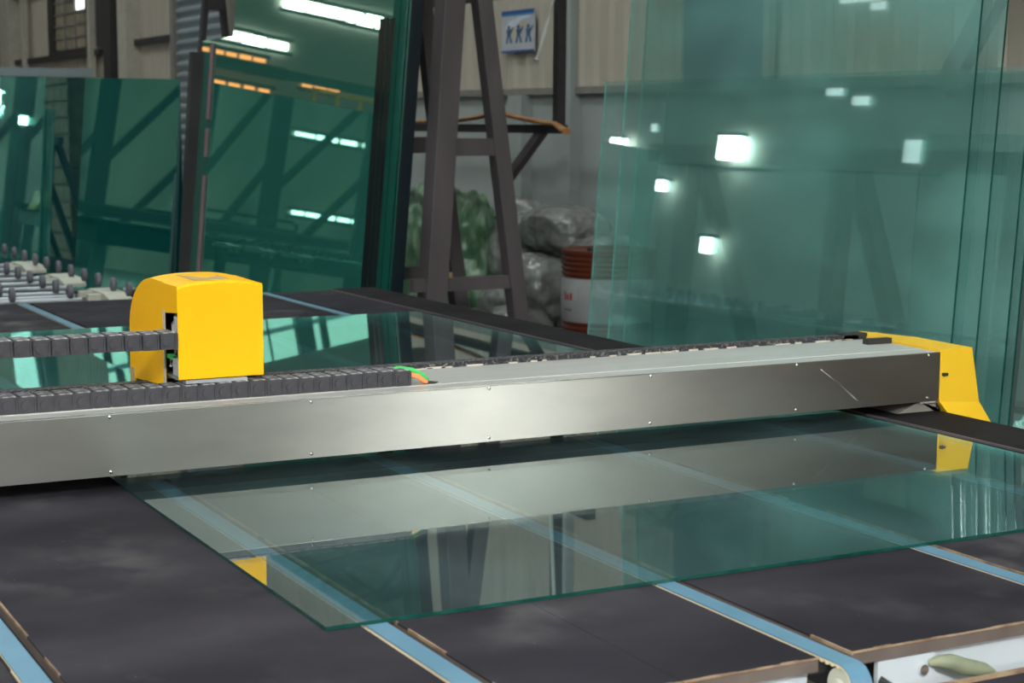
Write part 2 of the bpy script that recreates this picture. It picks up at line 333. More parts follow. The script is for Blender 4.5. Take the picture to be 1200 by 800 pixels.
# the unseen rest of the hall (it shows in the reflections)
struct(MB().box(-8.2, -8, -11, 34, 0, 7.9).build('wall_left', M['wallfar']))
struct(MB().box(-8.2, 6.5, 34, 34.2, 0, 7.9).build('wall_back', M['wallfar']))
struct(MB().box(-8.2, 6.5, -11.2, -11, 0, 4.9).box(-8.2, 6.5, -11.2, -11, 7.5, 7.9).box(-8.2, -7.1, -11.2, -11, 4.9, 7.5).box(5.1, 6.5, -11.2, -11, 4.9, 7.5).build('wall_front', M['clad2']))
t = thing('braced_frame', (0, -9.5, 0), 'braced steel frame mirrored as dark slanting bars in the teal pack', 'steel frame')
for x in (-6.6, -4.6, -3.1, -1.2, .6, 2.2, 4.0): MB().bar((x, -9.5, 0), (x, -9.5, 7.8), .34, .2).build('post', M['blacksteel'], t)
for a, b in ((-6.6, -4.6), (-4.6, -3.1), (-3.1, -1.2), (-1.2, .6), (.6, 2.2), (2.2, 4.0)):
    MB().bar((b, -9.5, .2), (a, -9.5, 2.6), .14, .12).build('brace', M['blacksteel'], t); MB().bar((b, -9.5, 1.9), (a, -9.5, 4.3), .14, .12).build('brace', M['blacksteel'], t)
struct(MB().box(-8.2, 6.5, -11.2, 34.2, 7.9, 8.0).build('ceiling', M['roof']))
k = 15
for y in range(-8, 34, 6):
    q = MB(); q.box(-8, 6.3, y - .08, y + .08, 7.1, 7.25); q.box(-8, 6.3, y - .08, y + .08, 7.75, 7.9)
    for i in range(12): q.bar((-8 + i * 1.2, y, 7.2), (-7.4 + i * 1.2, y, 7.8), .07, .07); q.bar((-7.4 + i * 1.2, y, 7.8), (-6.8 + i * 1.2, y, 7.2), .07, .07)
    struct(q.build('trim_%d' % k, M['truss'])); k += 1
for i, x in enumerate((-4.6, -1.6, 2.6)):
    f = struct(MB().box(x - .31, x - .25, -9, 33, 7.84, 7.9).box(x + .25, x + .31, -9, 33, 7.84, 7.9).build('window_%d' % (4 + i), M['grey']))
    for y in range(-8, 32, 4):
        if (x == -4.6 and y > 10) or (x == -1.6 and y > 18): continue
        MB().box(x - .25, x + .25, y - 1.3, y + 1.3, 7.86, 7.89).build('pane', M['sky_panel'], f)
cl = struct(MB().box(-7.1, 5.1, -11.05, -11, 4.86, 4.92).box(-7.1, 5.1, -11.05, -11, 7.48, 7.54).build('window_15', M['blacksteel']))  # unseen window band added to light the head and table from the front
for i_ in range(8):
    xa = -7.1 + i_ * 1.525
    MB().box(xa - .07, xa + .07, -11.1, -10.98, 4.9, 7.5).build('mullion', M['blacksteel'], cl)
    for k_ in range(2): MB().box(xa + .09, xa + 1.435, -11.06, -11.04, 4.98 + k_ * 1.25, 6.12 + k_ * 1.25).build('pane', M['front_fill_pane'], cl)
for (cx_, cy_, cz_) in ((5.6, -1.9, 0), (5.6, -.6, 0), (5.6, .7, 0), (5.6, -1.9, 1.21), (5.6, -.6, 1.21), (5.6, .7, 1.21)):  # unseen crate pile added to darken the mirror image in the beam's right end
    t = thing('added_crate', (cx_, cy_, cz_), 'added brown crate %s of the pile, %s, mirrored in the beam' % ({-1.9: 'at the near end', -.6: 'in the middle', .7: 'at the far end'}[cy_], 'bottom row' if cz_ == 0 else 'top row'), 'crate', 'added brown crates behind the photographer')
    MB().box(cx_ - .55, cx_ + .55, cy_ - .58, cy_ + .58, cz_, cz_ + 1.2).build('crate_body', M['crate'], t)
    for k_ in range(6): MB().box(cx_ - .58, cx_ - .55, cy_ - .6, cy_ + .6, cz_ + .02 + k_ * .2, cz_ + .19 + k_ * .2).build('plank', M['crate'], t)
# far end windows seen mirrored in the leaning packs of glass
def win_row(i, y, z0, z1, x0, x1, n_, m):
    f = struct(MB().box(x0 - .08, x1 + .08, y, y + .04, z0 - .08, z0).box(x0 - .08, x1 + .08, y, y + .04, z1, z1 + .08).build('window_%d' % i, M['grey']))
    w_ = (x1 - x0) / n_
    for k in range(n_):
        g_ = .02 + random.random() * .3 * w_; h_ = (z1 - z0) * random.random() * .35
        MB().box(x0 + k * w_ + g_ * .5, x0 + (k + 1) * w_ - g_ * .5, y, y + .03, z0 + h_ * .5, z1 - h_ * .5).build('pane', M[m], f)
win_row(7, 33.9, 5.42, 5.66, -7.6, -4.9, 6, 'lamp2')
win_row(8, 33.9, 4.56, 4.76, -5.35, -3.3, 4, 'lamp2')
win_row(9, -10.98, 3.18, 3.27, -7.4, -5.45, 4, 'lamp2')
win_row(10, -10.98, 1.60, 1.68, -7.3, -5.6, 5, 'lamp2')
win_row(11, 33.9, 4.24, 4.34, -4.9, -3.4, 5, 'sodium')
win_row(12, 33.9, 4.05, 4.15, -5.3, -3.6, 5, 'sodium')
win_row(13, 33.9, 3.62, 3.74, -5.1, -3.5, 5, 'sodium')
win_row(14, 33.9, 3.92, 4.02, -6.6, -5.7, 3, 'sodium')
def hall_lamp(loc, sx, sy, sz, m, label):
    t = thing('flood_lamp', (loc[0], loc[1], loc[2]), label, 'lamp')
    x, y, z = loc
    MB().box(x - sx / 2, x + sx / 2, y - sy / 2, y + sy / 2, z - sz / 2, z + sz / 2).build('lens', M[m], t)
    MB().box(x - sx / 2 - .03, x + sx / 2 + .03, y - sy / 2 - .03, y + sy / 2 + .03, z + sz / 2, z + sz / 2 + .05).build('lamp_housing', M['black'], t)
    if x > 0: MB().cyl((x, y, (z - sz / 2) / 2), .02, z - sz / 2, 'z', 8).cyl((x, y, .02), .22, .04, 'z', 16).build('lamp_stand', M['black'], t)
    else: MB().box(-8, x - sx / 2, y - .04, y + .04, z + sz / 2, z + sz / 2 + .04).build('wall_arm', M['black'], t)
    return t
for i, (l, s, lb) in enumerate([((-7.8, 25.1, 2.80), (.1, .42, .40), 'bright square lamp mirrored at the left rim of the tall clear sheets'),
                                ((-7.8, 21.7, 2.88), (.1, .56, .36), 'broad white lamp mirrored high in the middle of the clear sheets'),
                                ((-7.8, 23.5, 2.25), (.1, .20, .17), 'small round lamp mirrored left of centre in the clear sheets'),
                                ((-7.8, 22.0, 1.38), (.1, .18, .24), 'low narrow lamp mirrored beneath the others in the clear sheets')]):
    hall_lamp(l, *s, 'lamp2', lb)
hall_lamp((5.60, -4.60, 2.1), .34, .2, .42, 'lamp', 'strong work lamp behind the photographer, glowing in the steel beam and the dark green pack')
t = thing('fill_lamp', (-1.3, -1.8, 3.9), 'added wide bay lamp hanging behind the photographer, lighting the table', 'lamp')  # unseen lamp added to brighten the table and the yellow head
q = MB(); q.box(-1.85, -.75, -2.35, -1.25, 3.88, 3.90); q.build('lens', M['fill'], t)
q = MB(); q.box(-1.9, -.7, -2.4, -1.2, 3.905, 4.0); q.build('lamp_housing', M['black'], t)
MB().cyl((-1.3, -1.8, 5.95), .02, 3.9, 'z', 8).build('hanging_rod', M['black'], t)
lw = struct(MB().box(-7.99, -7.95, 17.2, 25, 2.6, 2.64).build('window_16', M['grey']))
for (y_, z_, a_, b_) in ((19.6, 3.73, .34, .10), (19.0, 3.60, .34, .12), (17.8, 2.92, .30, .30), (24.2, 3.2, .12, .12), (19.3, 5.05, .9, .14), (18.9, 4.9, .3, .1)):
    MB().box(-7.98, -7.95, y_ - a_ / 2, y_ + a_ / 2, z_ - b_ / 2, z_ + b_ / 2).build('pane', M['win_lit'], lw)
t = MB().box(-7.9, 1.5, 30, 30.3, 3.68, 3.84).build('crane_beam', M['truss'], origin=(-3.2, 30.1, 3.62))
tag(t, 'dark crane beam across the far hall, mirrored between the orange lights in the green pack', 'crane beam')
hall_lamp((1.62, -4.6, 2.15), .10, .10, .12, 'lamp', 'small added lamp mirrored at the left rim of the dark teal pack')  # second lamp added to make the glare on the teal pack
# yellow guard rail of the far platform, seen mirrored
t = thing('guard_rail', (-6.0, 29, 0), 'yellow guard rail of the far platform, mirrored in the green pack', 'railing')
for z in (3.18, 3.50): MB().bar((-7.8, 29, z), (-4.1, 29, z), .07, .07).build('rail', M['yrail'], t)
for x in (-4.15, -4.6, -5.05, -5.5, -6.2, -7.0): MB().bar((x, 29, 0), (x, 29, 3.50), .07, .07).build('post', M['yrail'], t)

# ------------------------------------------------------------------ cutting table
ZT = 0.92
TB = thing('cutting_table', (1.2, 4.4, 0), 'long cutting table topped with black felt boards and blue belts', 'table')
Y0, Y1 = 1.836, 6.98
bounds = [(-0.9, .448), (.505, .948), (1.003, 1.227), (1.2280, 1.450), (1.507, 1.978), (2.031, 2.468), (2.522, 2.80)]
for (a, b) in bounds:
    q = MB()
    q.box(a, b, Y0 + .001, Y1, ZT - .0195, ZT - .003, 1)
    q.box(a, b, Y0 + .001, Y1, ZT - .003, ZT, 0)
    # worn wooden rim along the front and slot edges
    q.build('board', [M['felt'], M['board']], TB)
    r_ = MB(); x = a
    while x < b - .001:
        x2 = min(b, x + .012 + random.random() * .02); d = .0015 + random.random() * .0045
        r_.box(x, x2, Y0 - .0005, Y0 + d, ZT - .002, ZT + .0006); x = x2
    if abs(a - 1.228) > .002:
        y = Y0
        while y < 3.2:
            y2 = y + .03 + random.random() * .12
            if random.random() < .62: r_.box(a - .0005, a + .001 + random.random() * .002, y, y2, ZT - .004, ZT + .0006)
            y = y2
    r_.build('worn_rim', M['torn'], TB)['kind'] = 'stuff'
# raised black border along the right side
MB().box(2.80, 3.0, 1.9, Y1 + .02, ZT - .05, ZT + .004).build('side_border', M['felt2'], TB, bevel=.003)
MB().box(2.793, 2.799, 1.9, Y1, ZT - .02, ZT + .005).build('border_strip', M['darksteel'], TB)
# torn front-left corner of the board right beside belt two
# belts
bx = [.455, .955, 1.457, 1.985, 2.475]
def belt_path(off):
    pts = []; r = .030 + off; cy, cz = 1.802, .8885
    pts.append((Y1 + .02, cz + r))
    pts.append((cy, cz + r))
    for k in range(1, 13):
        a = math.pi / 2 + k * math.pi / 12; pts.append((cy + r * math.cos(a), cz + r * math.sin(a)))
    pts.append((2.2, cz - r))
    return pts
for x in bx:
    x0, x1 = x, x + .034
    q = MB(); A_ = belt_path(.0005); B_ = belt_path(.0023)
    for i in range(len(A_) - 1):
        vs = [(xx, y, z) for (y, z) in (A_[i], A_[i + 1], B_[i + 1], B_[i]) for xx in (x0, x1)]
        q.poly(vs, [(0, 2, 3, 1), (4, 6, 7, 5), (0, 1, 7, 6), (0, 6, 4, 2), (1, 3, 5, 7), (2, 4, 5, 3)])
    b_ = q.build('belt', M['belt'], TB)
    q = MB(); A_ = belt_path(-.0026); B_ = belt_path(.0004)
    for i in range(len(A_) - 1):
        vs = [(xx, y, z) for (y, z) in (A_[i], A_[i + 1], B_[i + 1], B_[i]) for xx in (x0, x1)]
        q.poly(vs, [(0, 2, 3, 1), (4, 6, 7, 5), (0, 1, 7, 6), (0, 6, 4, 2), (1, 3, 5, 7), (2, 4, 5, 3)])
    y = 1.80
    while y < 2.3:
        q.box(x0 - .001, x0 + .01, y, y + .006, .9135, .9165); y += .012
    q.build('belt_teeth', M['beltback'], b_)
    # pulley
    q = MB(); q.cyl((x + .017, 1.802, .8885), .0255, .030, 'x', 28); q.cyl((x + .017, 1.802, .8885), .011, .044, 'x', 18)
    p_ = q.build('pulley', M['bracket'], TB)
    # narrow steel guide the belt slides in
    MB().box(x - .003, x + .040, 1.88, Y1 - .02, .880, .9095).build('belt_guide', M['blacksteel'], TB)
for (a, b) in ((-.9, .44), (.52, .94), (1.01, 1.44), (1.60, 2.95)):
    MB().box(a, b, 1.846, 1.90, .80, .899).build('white_beam', M['white'], TB, bevel=.003)
# bracket next to the middle belt
q = MB(); q.prism([(1.556, .899), (1.585, .899), (1.66, .899), (1.66, .842), (1.62, .842), (1.556, .868)], 1.838, 1.846, 'y')
br = q.build('bracket_plate', M['white'], TB)
MB().tube([(1.6365, 1.8385, .877), (1.6365, 1.832, .877)], .008, 16).build('bolt', M['screw'], br)
MB().tube([(1.61 + .0, 1.85, .86), (1.62, 1.84, .852), (1.60, 1.835, .850), (1.575, 1.836, .862), (1.56, 1.84, .873)], .006, 8).build('black_cable', M['black'], TB)
MB().tube([(1.648, 1.838, .884), (1.662, 1.832, .886), (1.680, 1.828, .884), (1.70, 1.826, .875), (1.722, 1.826, .869), (1.745, 1.828, .862), (1.765, 1.832, .852)], [.005, .009, .012, .013, .012, .011, .008], 12).build('hose', M['olive'], TB)
# lower padded shelf in front
MB().box(1.60, 2.95, 1.42, 1.797, .842, .860).build('shelf_board', M['felt'], TB)
MB().box(1.60, 2.95, 1.797, 1.803, .840, .866).build('shelf_rim', M['torn'], TB)
# underframe
for (x, y) in ((-.6, 2.1), (2.85, 2.1), (-.6, 6.7), (2.85, 6.7)): MB().box(x - .06, x + .06, y - .06, y + .06, 0, .85).build('leg', M['white'], TB, bevel=.004)
MB().box(-.88, 2.93, 1.95, 6.9, .70, .878).build('bed_frame', M['blacksteel'], TB)

# ------------------------------------------------------------------ glass sheet on the table
q = MB()
gx0, gx1, gy0, gy1 = .8925, 2.755, 2.26, 6.0
q.box(gx0, gx1, gy0, gy1, ZT + .0012, .9268, 0)
o = q.build('glass_sheet', [M['table_glass'], M['edge'], M['edge_lit']], origin=(1.8, 4.1, ZT + .0012))
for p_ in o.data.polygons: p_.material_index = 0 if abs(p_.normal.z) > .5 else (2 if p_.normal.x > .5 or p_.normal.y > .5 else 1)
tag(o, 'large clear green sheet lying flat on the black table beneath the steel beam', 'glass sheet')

# ------------------------------------------------------------------ bridge
BR = thing('cutting_bridge', (1.4, 3.49, ZT + .03), 'long brushed steel beam spanning the table with a yellow end cap', 'machine beam')
XL, XR = -.85, 2.98
q = MB(); q.prism([(3.320, .954), (3.320, 1.0765), (3.3215, 1.078), (3.3235, 1.0765), (3.3235, .956), (3.40, .956), (3.40, .954)], XL, XR, 'x')
q.build('front_cover', M['steel'], BR)
MB().box(XL, XR - .002, 3.3235, 3.66, 1.0735, 1.078).build('top_cover', M['steeltop'], BR, bevel=.0008)
MB().box(XL, XR - .002, 3.385, 3.60, 1.078, 1.0795).build('raised_plate', M['steeltop'], BR, bevel=.0005)
MB().box(XL, XR - .03, 3.33, 3.65, .975, 1.0733).build('beam_core', M['darksteel'], BR)
MB().box(XL, 1.9, 3.3203, 3.3235, 1.078, 1.0795).build('seam_lip', M['screw'], BR)
sc0 = None
for x in (-.4, .02, .44, .862, 1.283, 1.698, 2.115, 2.531, 2.942):
    for z in (.963, 1.072):
        if sc0 is None:
            q = MB(); q.lathe((0, 0, 0), [(.0001, -.0026), (.003, -.002), (.0042, 0), (.0042, .001)], 14)
            # lathe is around z: turn to face -y
            q.v = [(a, c, b) for (a, b, c) in q.v]
            sc0 = q.build('screw', M['screw'], BR, origin=(0, 0, 0)); sc0.location = Vector((x, 3.3195, z)) - WORLD[BR.name]
        else: dup(sc0, 'screw', BR, (x, 3.3195, z))
# pale scratch on the cover
MB().poly([(2.60, 3.3196, 1.058), (2.605, 3.3196, 1.057), (2.66, 3.3196, 1.018), (2.657, 3.3196, 1.020), (2.72, 3.3196, .972), (2.717, 3.3196, .972)], [(0, 1, 2, 3), (3, 2, 4, 5)]).build('scratch', M['white'], BR)
# dusty rack strip along the back of the top
q = MB(); x = XL
q.box(XL, 2.955, 3.612, 3.650, 1.078, 1.090)
q.build('rack_strip', M['brush'], BR)
q = MB(); x = -.3
while x < 2.9:
    if random.random() < .7:
        d = .01 + random.random() * .04; q.box(x, x + d, 3.6085, 3.612, 1.078, 1.0805 + random.random() * .002)
    x += .02 + random.random() * .05
q.build('chips', M['glue'], BR)['kind'] = 'stuff'
MB().box(2.905, 2.985, 3.612, 3.655, 1.078, 1.0945).build('rubber_pad', M['black'], BR, bevel=.001)
MB().box(2.895, 2.975, 3.500, 3.522, 1.0795, 1.094).build('rubber_stop', M['black'], BR, bevel=.001)
# yellow end cap
q = MB()
fr = [(2.981, 3.318, 1.0815), (3.085, 3.318, 1.0815), (3.1145, 3.318, .942), (3.152, 3.305, .880), (3.152, 3.305, .872), (3.013, 3.305, .907), (2.981, 3.318, .951)]
def cap(front, back_y, top):
    n = len(front); vs = list(front) + [(x, back_y + (y - 3.318), z) for (x, y, z) in front]
    return vs
vs = cap(fr, 3.70, 1.08); n = len(fr)
q.poly(vs, [(0, 1, 2, 6), (6, 2, 3, 4, 5), tuple(range(2 * n - 1, n - 1, -1))] + [(i, i + n, (i + 1) % n + n, (i + 1) % n) for i in range(n)])
ec = q.build('end_cap', M['yellow2'], BR, bevel=.0012, label='yellow end cap')
MB().prism([(2.981, 3.318), (3.085, 3.318), (3.10, 3.55), (3.05, 3.72), (2.981, 3.72)], 1.0815, 1.084, 'z').build('cap_top', M['yellow2'], BR, bevel=.0008)
MB().tube([(2.989, 3.3165, 1.0205), (2.989, 3.309, 1.0205)], .0045, 14).tube([(2.997, 3.3165, 1.0205), (2.997, 3.310, 1.0205)], .004, 12).build('latch', M['black'], ec)
# grey foot block and white sticker under the cover end
q = MB(); q.prism([(2.86, .926), (2.93, .952), (2.981, .952), (3.012, .907), (3.012, .925)], 3.335, 3.62, 'y'); q.build('foot_block', M['grey'], BR)
MB().box(2.925, 2.975, 3.325, 3.334, .9485, .9535).build('sticker', M['drumlabel'], BR)
MB().box(2.985, 3.11, 3.33, 3.66, .93, .95).build('carriage_side', M['blacksteel'], BR)

# ------------------------------------------------------------------ cable chain
CC = thing('cable_chain', (1.1, 3.42, 1.0795), 'black link cable chain lying on the beam and looping up into the yellow head', 'cable chain')
q = MB()
P = .0365
# link: two side plates with a raised hexagon boss, and dusty cross bar on top
for sy in (0, 1):
    y0 = 0.0 if sy == 0 else .052; y1 = y0 + .008
    q.prism([(-.001, .002), (.002, 0), (P - .002, 0), (P + .001, .002), (P + .001, .031), (P - .002, .033), (.002, .033), (-.001, .031)], y0, y1, 'y')
    if sy == 0:
        q.prism([(.014 + .010 * math.cos(a * math.pi / 4), .016 + .010 * math.sin(a * math.pi / 4)) for a in range(8)], -.003, 0, 'y')
        q.box(P - .006, P - .003, -.002, 0, .002, .031)
link_main = q
q.box(.004, P - .0045, .001, .059, .0315, .0345, 1)
q.box(-.002, P + .002, .003, .057, .029, .0315, 0)
q.box(.008, P - .010, .002, .058, .0, .003, 0)
lk = q.build('link', [M['chain'], M['chaindust']], CC, origin=(0, 0, 0))
first = True
def place_link(x, y, z, rx=0.0):
    global first
    if first: lk.location = Vector((x, y, z)) - WORLD[CC.name]; lk.rotation_euler = (0, rx, 0); first = False; return
    dup(lk, 'link', CC, (x, y, z), (0, rx, 0))
x = 1.505
while x > -.25: place_link(x, 3.388 + .0015 * math.sin(x * 40), 1.0795 + .001 * math.sin(x * 23)); x -= P
x = 1.03 - P - .003
xs = x
while x > -.25: place_link(x, 3.403, 1.188 + .0008 * math.sin(x * 31)); x -= P
cx = x + P; rr = (1.188 - 1.0795 + .034) / 2; cz = 1.0795 + rr
for k in range(1, 6):
    a = -math.pi / 2 - k * math.pi / 6 + math.pi / 12
    place_link(cx + rr * math.cos(a) + .01, 3.395, cz + rr * math.sin(a), -(a + math.pi / 2))
MB().tube([(1.50, 3.44, 1.10), (1.53, 3.43, 1.113), (1.56, 3.42, 1.108), (1.583, 3.415, 1.095), (1.592, 3.415, 1.083)], .006, 10).build('green_wire', M['green'], CC, label='green wire')
MB().tube([(1.50, 3.41, 1.097), (1.535, 3.405, 1.105), (1.565, 3.402, 1.096), (1.585, 3.402, 1.081)], .006, 10).build('orange_wire', M['orange'], CC, label='orange wire')
MB().prism([(1.575, 3.395), (1.60, 3.39), (1.615, 3.405), (1.605, 3.425), (1.58, 3.42)], 1.0795, 1.081, 'z').build('cable_hole', M['black'], CC)

# ------------------------------------------------------------------ cutting head
HD = thing('cutting_carriage', (1.12, 3.6, 1.0795), 'bright yellow cutting head housing standing on the steel beam', 'machine head')
HX0, HX1, HY0, HY1, HZ0, HZ1 = 1.03, 1.2135, 3.412, 3.775, 1.122, 1.318
# side outline (y,z): rounded at the rear top
def side_outline(bottom_front=HZ0, z_back=1.065):
    pts = [(HY0, bottom_front), (HY0, HZ1 - .004), (HY0 + .004, HZ1)]
    for k in range(1, 12):
        a = k / 12 * math.pi / 2
        pts.append((HY1 - .20 + .20 * math.sin(a), HZ1 - .13 + .134 * math.cos(a) ** .9))
    pts += [(HY1, HZ1 - .14), (HY1 + .003, z_back)]
    return pts
so = side_outline()
# skin: front plate + top/back strip, slightly crowned across the width
q = MB(); NX = 10
def crown(u): return -0.010 * abs(2 * u - 1) ** 2.6
strip = [p for p in so]
rows = []
for (y, z) in strip:
    row = []
    for i in range(NX + 1):
        u = i / NX; f = max(0, min(1, (z - 1.20) / .1)); x = HX0 + (HX1 - HX0) * u
        row.append((x, y, z + crown(u) * f + .004 * f))
    rows.append(row)
vs = [v for r_ in rows for v in r_]; W_ = NX + 1
q.poly(vs, [(i * W_ + j, i * W_ + j + 1, (i + 1) * W_ + j + 1, (i + 1) * W_ + j) for i in range(len(rows) - 1) for j in range(NX)], 0, False)
hs = q.build('housing', M['yellow'], HD)
md = hs.modifiers.new('thick', 'SOLIDIFY'); md.thickness = .0022; md.offset = 0
bv = hs.modifiers.new('bevel', 'BEVEL'); bv.width = .002; bv.segments = 2; bv.limit_method = 'ANGLE'; bv.angle_limit = R(40)
def zat(y):
    for (a, b) in zip(so[1:], so[2:]):
        if a[0] <= y <= b[0] + 1e-6: return a[1] + (b[1] - a[1]) * ((y - a[0]) / max(1e-6, b[0] - a[0]))
    return HZ1 - .14
# left side panel with the tall slot at its front
for xs_, nm in ((HX0, 'side_panel'), (HX1 - .0025, 'side_panel')):
    q = MB(); left = xs_ == HX0
    ys = [HY0, 3.505]
    top = [(y, zat(y) - .004) for y in [3.505, 3.53, 3.56, 3.59] + [p[0] for p in so[4:] if p[0] > 3.6]]
    if left:
        q.prism([(HY0 + .002, 1.260), (3.505, 1.252), (3.505, HZ1 - .004), (HY0 + .002, HZ1 - .004)], xs_, xs_ + .0025, 'x')
        pl = [(3.505, 1.098), ] + top + [(HY1 + .001, 1.065), (HY1 - .035, 1.065), (HY1 - .04, 1.083)]
        q.prism(pl, xs_, xs_ + .0025, 'x')
    else:
        q.prism([(HY0 + .002, HZ0)] + [(HY0 + .002, HZ1 - .004)] + top + [(HY1, 1.10)], xs_, xs_ + .0025, 'x')
    q.build(nm, M['yellow'], HD)
MB().box(HX0 - .0015, HX0 + .0005, 3.503, 3.512, 1.097, 1.258).build('slot_edge', M['drumlabel'], HD, label='white slot edge')
MB().box(HX0 - .0005, HX0 + .02, 3.742, 3.776, 1.058, 1.105).build('rear_foot', M['wood'], HD)
MB().box(HX0 + .012, HX1 - .04, 3.400, 3.60, 1.1145, 1.1205).build('base_plate', M['rod'], HD)
for x in (1.095, 1.13): MB().box(x, x + .008, 3.41, 3.43, 1.100, 1.1145).build('spacer', M['bracket'], HD)
MB().box(HX0 + .03, HX1 - .01, 3.45, 3.74, 1.1205, 1.29).build('inner_frame', M['blacksteel'], HD)
q = MB()
for k in range(9):
    y = 3.42 + random.random() * .07; z = 1.128 + random.random() * .04
    q.tube([(HX0 + .006, y, z), (HX0 + .010, y + .01, z + .012), (HX0 + .014, y - .01, z + .03), (HX0 + .02, y + .015, z + .05)], .003, 6)
for k in range(6):
    y = 3.42 + random.random() * .05; z = 1.215
    q.tube([(HX0 + .008, y, z), (HX0 + .010, y + .012, z + .015), (HX0 + .014, y, z + .03), (HX0 + .02, y + .015, z + .042)], .0028, 6)
q.build('cables', M['wire'], HD)['kind'] = 'stuff'
MB().box(HX0 + .002, HX0 + .02, 3.42, 3.455, 1.128, 1.162).build('connector', M['drumlabel'], HD)
MB().box(HX0 + .002, HX0 + .02, 3.458, 3.497, 1.158, 1.166).build('green_clip', M['green'], HD, label='green cable clip')
MB().cyl((HX0 + .015, 3.44, 1.235), .014, .03, 'z', 16).build('motor', M['rod'], HD)
MB().box(1.075, 1.15, 3.44, 3.57, HZ1 + .0056, HZ1 + .0062).build('warning_sticker', M['wood'], HD, label='faded brown sticker')

# ------------------------------------------------------------------ wheel conveyor behind the table
CV = thing('wheel_conveyor', (1.2, 9.0, 0), 'wheel conveyor of pale rods and small grey wheels behind the table at left', 'conveyor')
rods = [7.55, 7.68, 7.86, 8.12, 8.38, 8.65, 8.92, 9.2, 9.5, 9.8, 10.1, 10.4]
for i, y in enumerate(rods):
    MB().cyl((.85, y, .868), .011, 2.0 + (.16 if i > 2 else 0), 'x', 10).build('rod', M['rod'], CV)
q = MB(); q.lathe((0, 0, 0), [(.008, -.014), (.016, -.012), (.026, -.011), (.0315, -.008), (.0315, .008), (.026, .011), (.016, .012), (.008, .014)], 20)
q.v = [(c, a, b) for (a, b, c) in q.v]
wh = q.build('wheel', M['wheel'], CV, origin=(0, 0, 0)); wfirst = True
for x in (2.06, 1.80, 1.54, 1.28, 1.02, .76):
    for k in range(12):
        y = 7.55 + k * .265 + (.0 if x == 2.06 else .0)
        if x < 1.6: y -= .05
        if wfirst: wh.location = Vector((x, y, .905)) - WORLD[CV.name]; wfirst = False; MB().cyl((x, y, .905), .006, .05, 'x', 8).build('axle', M['rod'], CV); continue
        dup(wh, 'wheel', CV, (x, y, .905))
for (y) in (9.55, 8.70, 7.85):
    q = MB(); q.prism([(y - .23, .835), (y - .23, .855), (y - .13, .875), (y + .13, .875), (y + .2, .86), (y + .2, .835)], 1.99, 2.10, 'x')
    q.box(1.93, 1.99, y - .1, y - .06, .80, .868); q.box(1.93, 1.99, y + .06, y + .10, .80, .868)
    q.build('bracket', M['bracket'], CV, bevel=.003)
for x in (.2, 1.2, 1.93): MB().box(x - .03, x + .03, 7.3, 10.6, .76, .84).build('rail', M['blacksteel'], CV)
for (x, y) in ((.2, 7.4), (1.93, 7.4), (.2, 10.4), (1.93, 10.4)): MB().box(x - .04, x + .04, y - .04, y + .04, 0, .76).build('leg', M['blacksteel'], CV)

# ------------------------------------------------------------------ leaning glass
def sheet_x(name, X0, Zref, Ya, Yb, zb, zt, tau, th, mface, medge, label, cat='glass sheet', group=None, medge_far=None):
    """upright sheet parallel to the hall's long axis, leaning towards +x"""
    k = math.tan(R(tau)); xa = X0 + (zb - Zref) * k; xb = X0 + (zt - Zref) * k
    vs = [(xa, Ya, zb), (xa + th, Ya, zb), (xa + th, Yb, zb), (xa, Yb, zb), (xb, Ya, zt), (xb + th, Ya, zt), (xb + th, Yb, zt), (xb, Yb, zt)]
    q = MB(); q.poly(vs, [(0, 4, 7, 3), (1, 2, 6, 5)], 0); q.poly([vs[i] for i in (0, 1, 5, 4)], [(0, 1, 2, 3)], 1); q.poly([vs[i] for i in (3, 2, 6, 7)], [(3, 2, 1, 0)], 2)
    q.poly([vs[i] for i in (4, 5, 6, 7)], [(0, 1, 2, 3)], 2); q.poly([vs[i] for i in (0, 1, 2, 3)], [(3, 2, 1, 0)], 1)
    me = q
    o = q.build(name, [M[mface], M[medge], M[medge_far or medge]], origin=(xa, (Ya + Yb) / 2, zb))
    bm = bmesh.new(); bm.from_mesh(o.data); bmesh.ops.remove_doubles(bm, verts=bm.verts, dist=1e-5); bmesh.ops.recalc_face_normals(bm, faces=bm.faces); bm.to_mesh(o.data); bm.free()
    return tag(o, label, cat, group)
# right-hand group of clear sheets
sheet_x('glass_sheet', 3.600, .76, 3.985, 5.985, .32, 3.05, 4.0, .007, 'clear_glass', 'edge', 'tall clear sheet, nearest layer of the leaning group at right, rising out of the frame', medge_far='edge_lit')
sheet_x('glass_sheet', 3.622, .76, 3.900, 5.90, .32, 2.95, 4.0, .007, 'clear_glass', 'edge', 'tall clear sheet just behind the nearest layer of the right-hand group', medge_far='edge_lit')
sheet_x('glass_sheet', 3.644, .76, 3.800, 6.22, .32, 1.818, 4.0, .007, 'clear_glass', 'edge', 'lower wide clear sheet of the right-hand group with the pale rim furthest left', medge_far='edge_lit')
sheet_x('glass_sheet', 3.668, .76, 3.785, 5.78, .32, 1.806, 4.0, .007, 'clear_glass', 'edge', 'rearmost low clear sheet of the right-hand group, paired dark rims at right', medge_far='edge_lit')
sheet_x('glass_sheet', 3.700, .76, 3.62, 4.3, .32, 1.62, 3.2, .007, 'clear_glass', 'edge', 'narrow clear sheet standing at the far right edge of the view', medge_far='edge_lit')
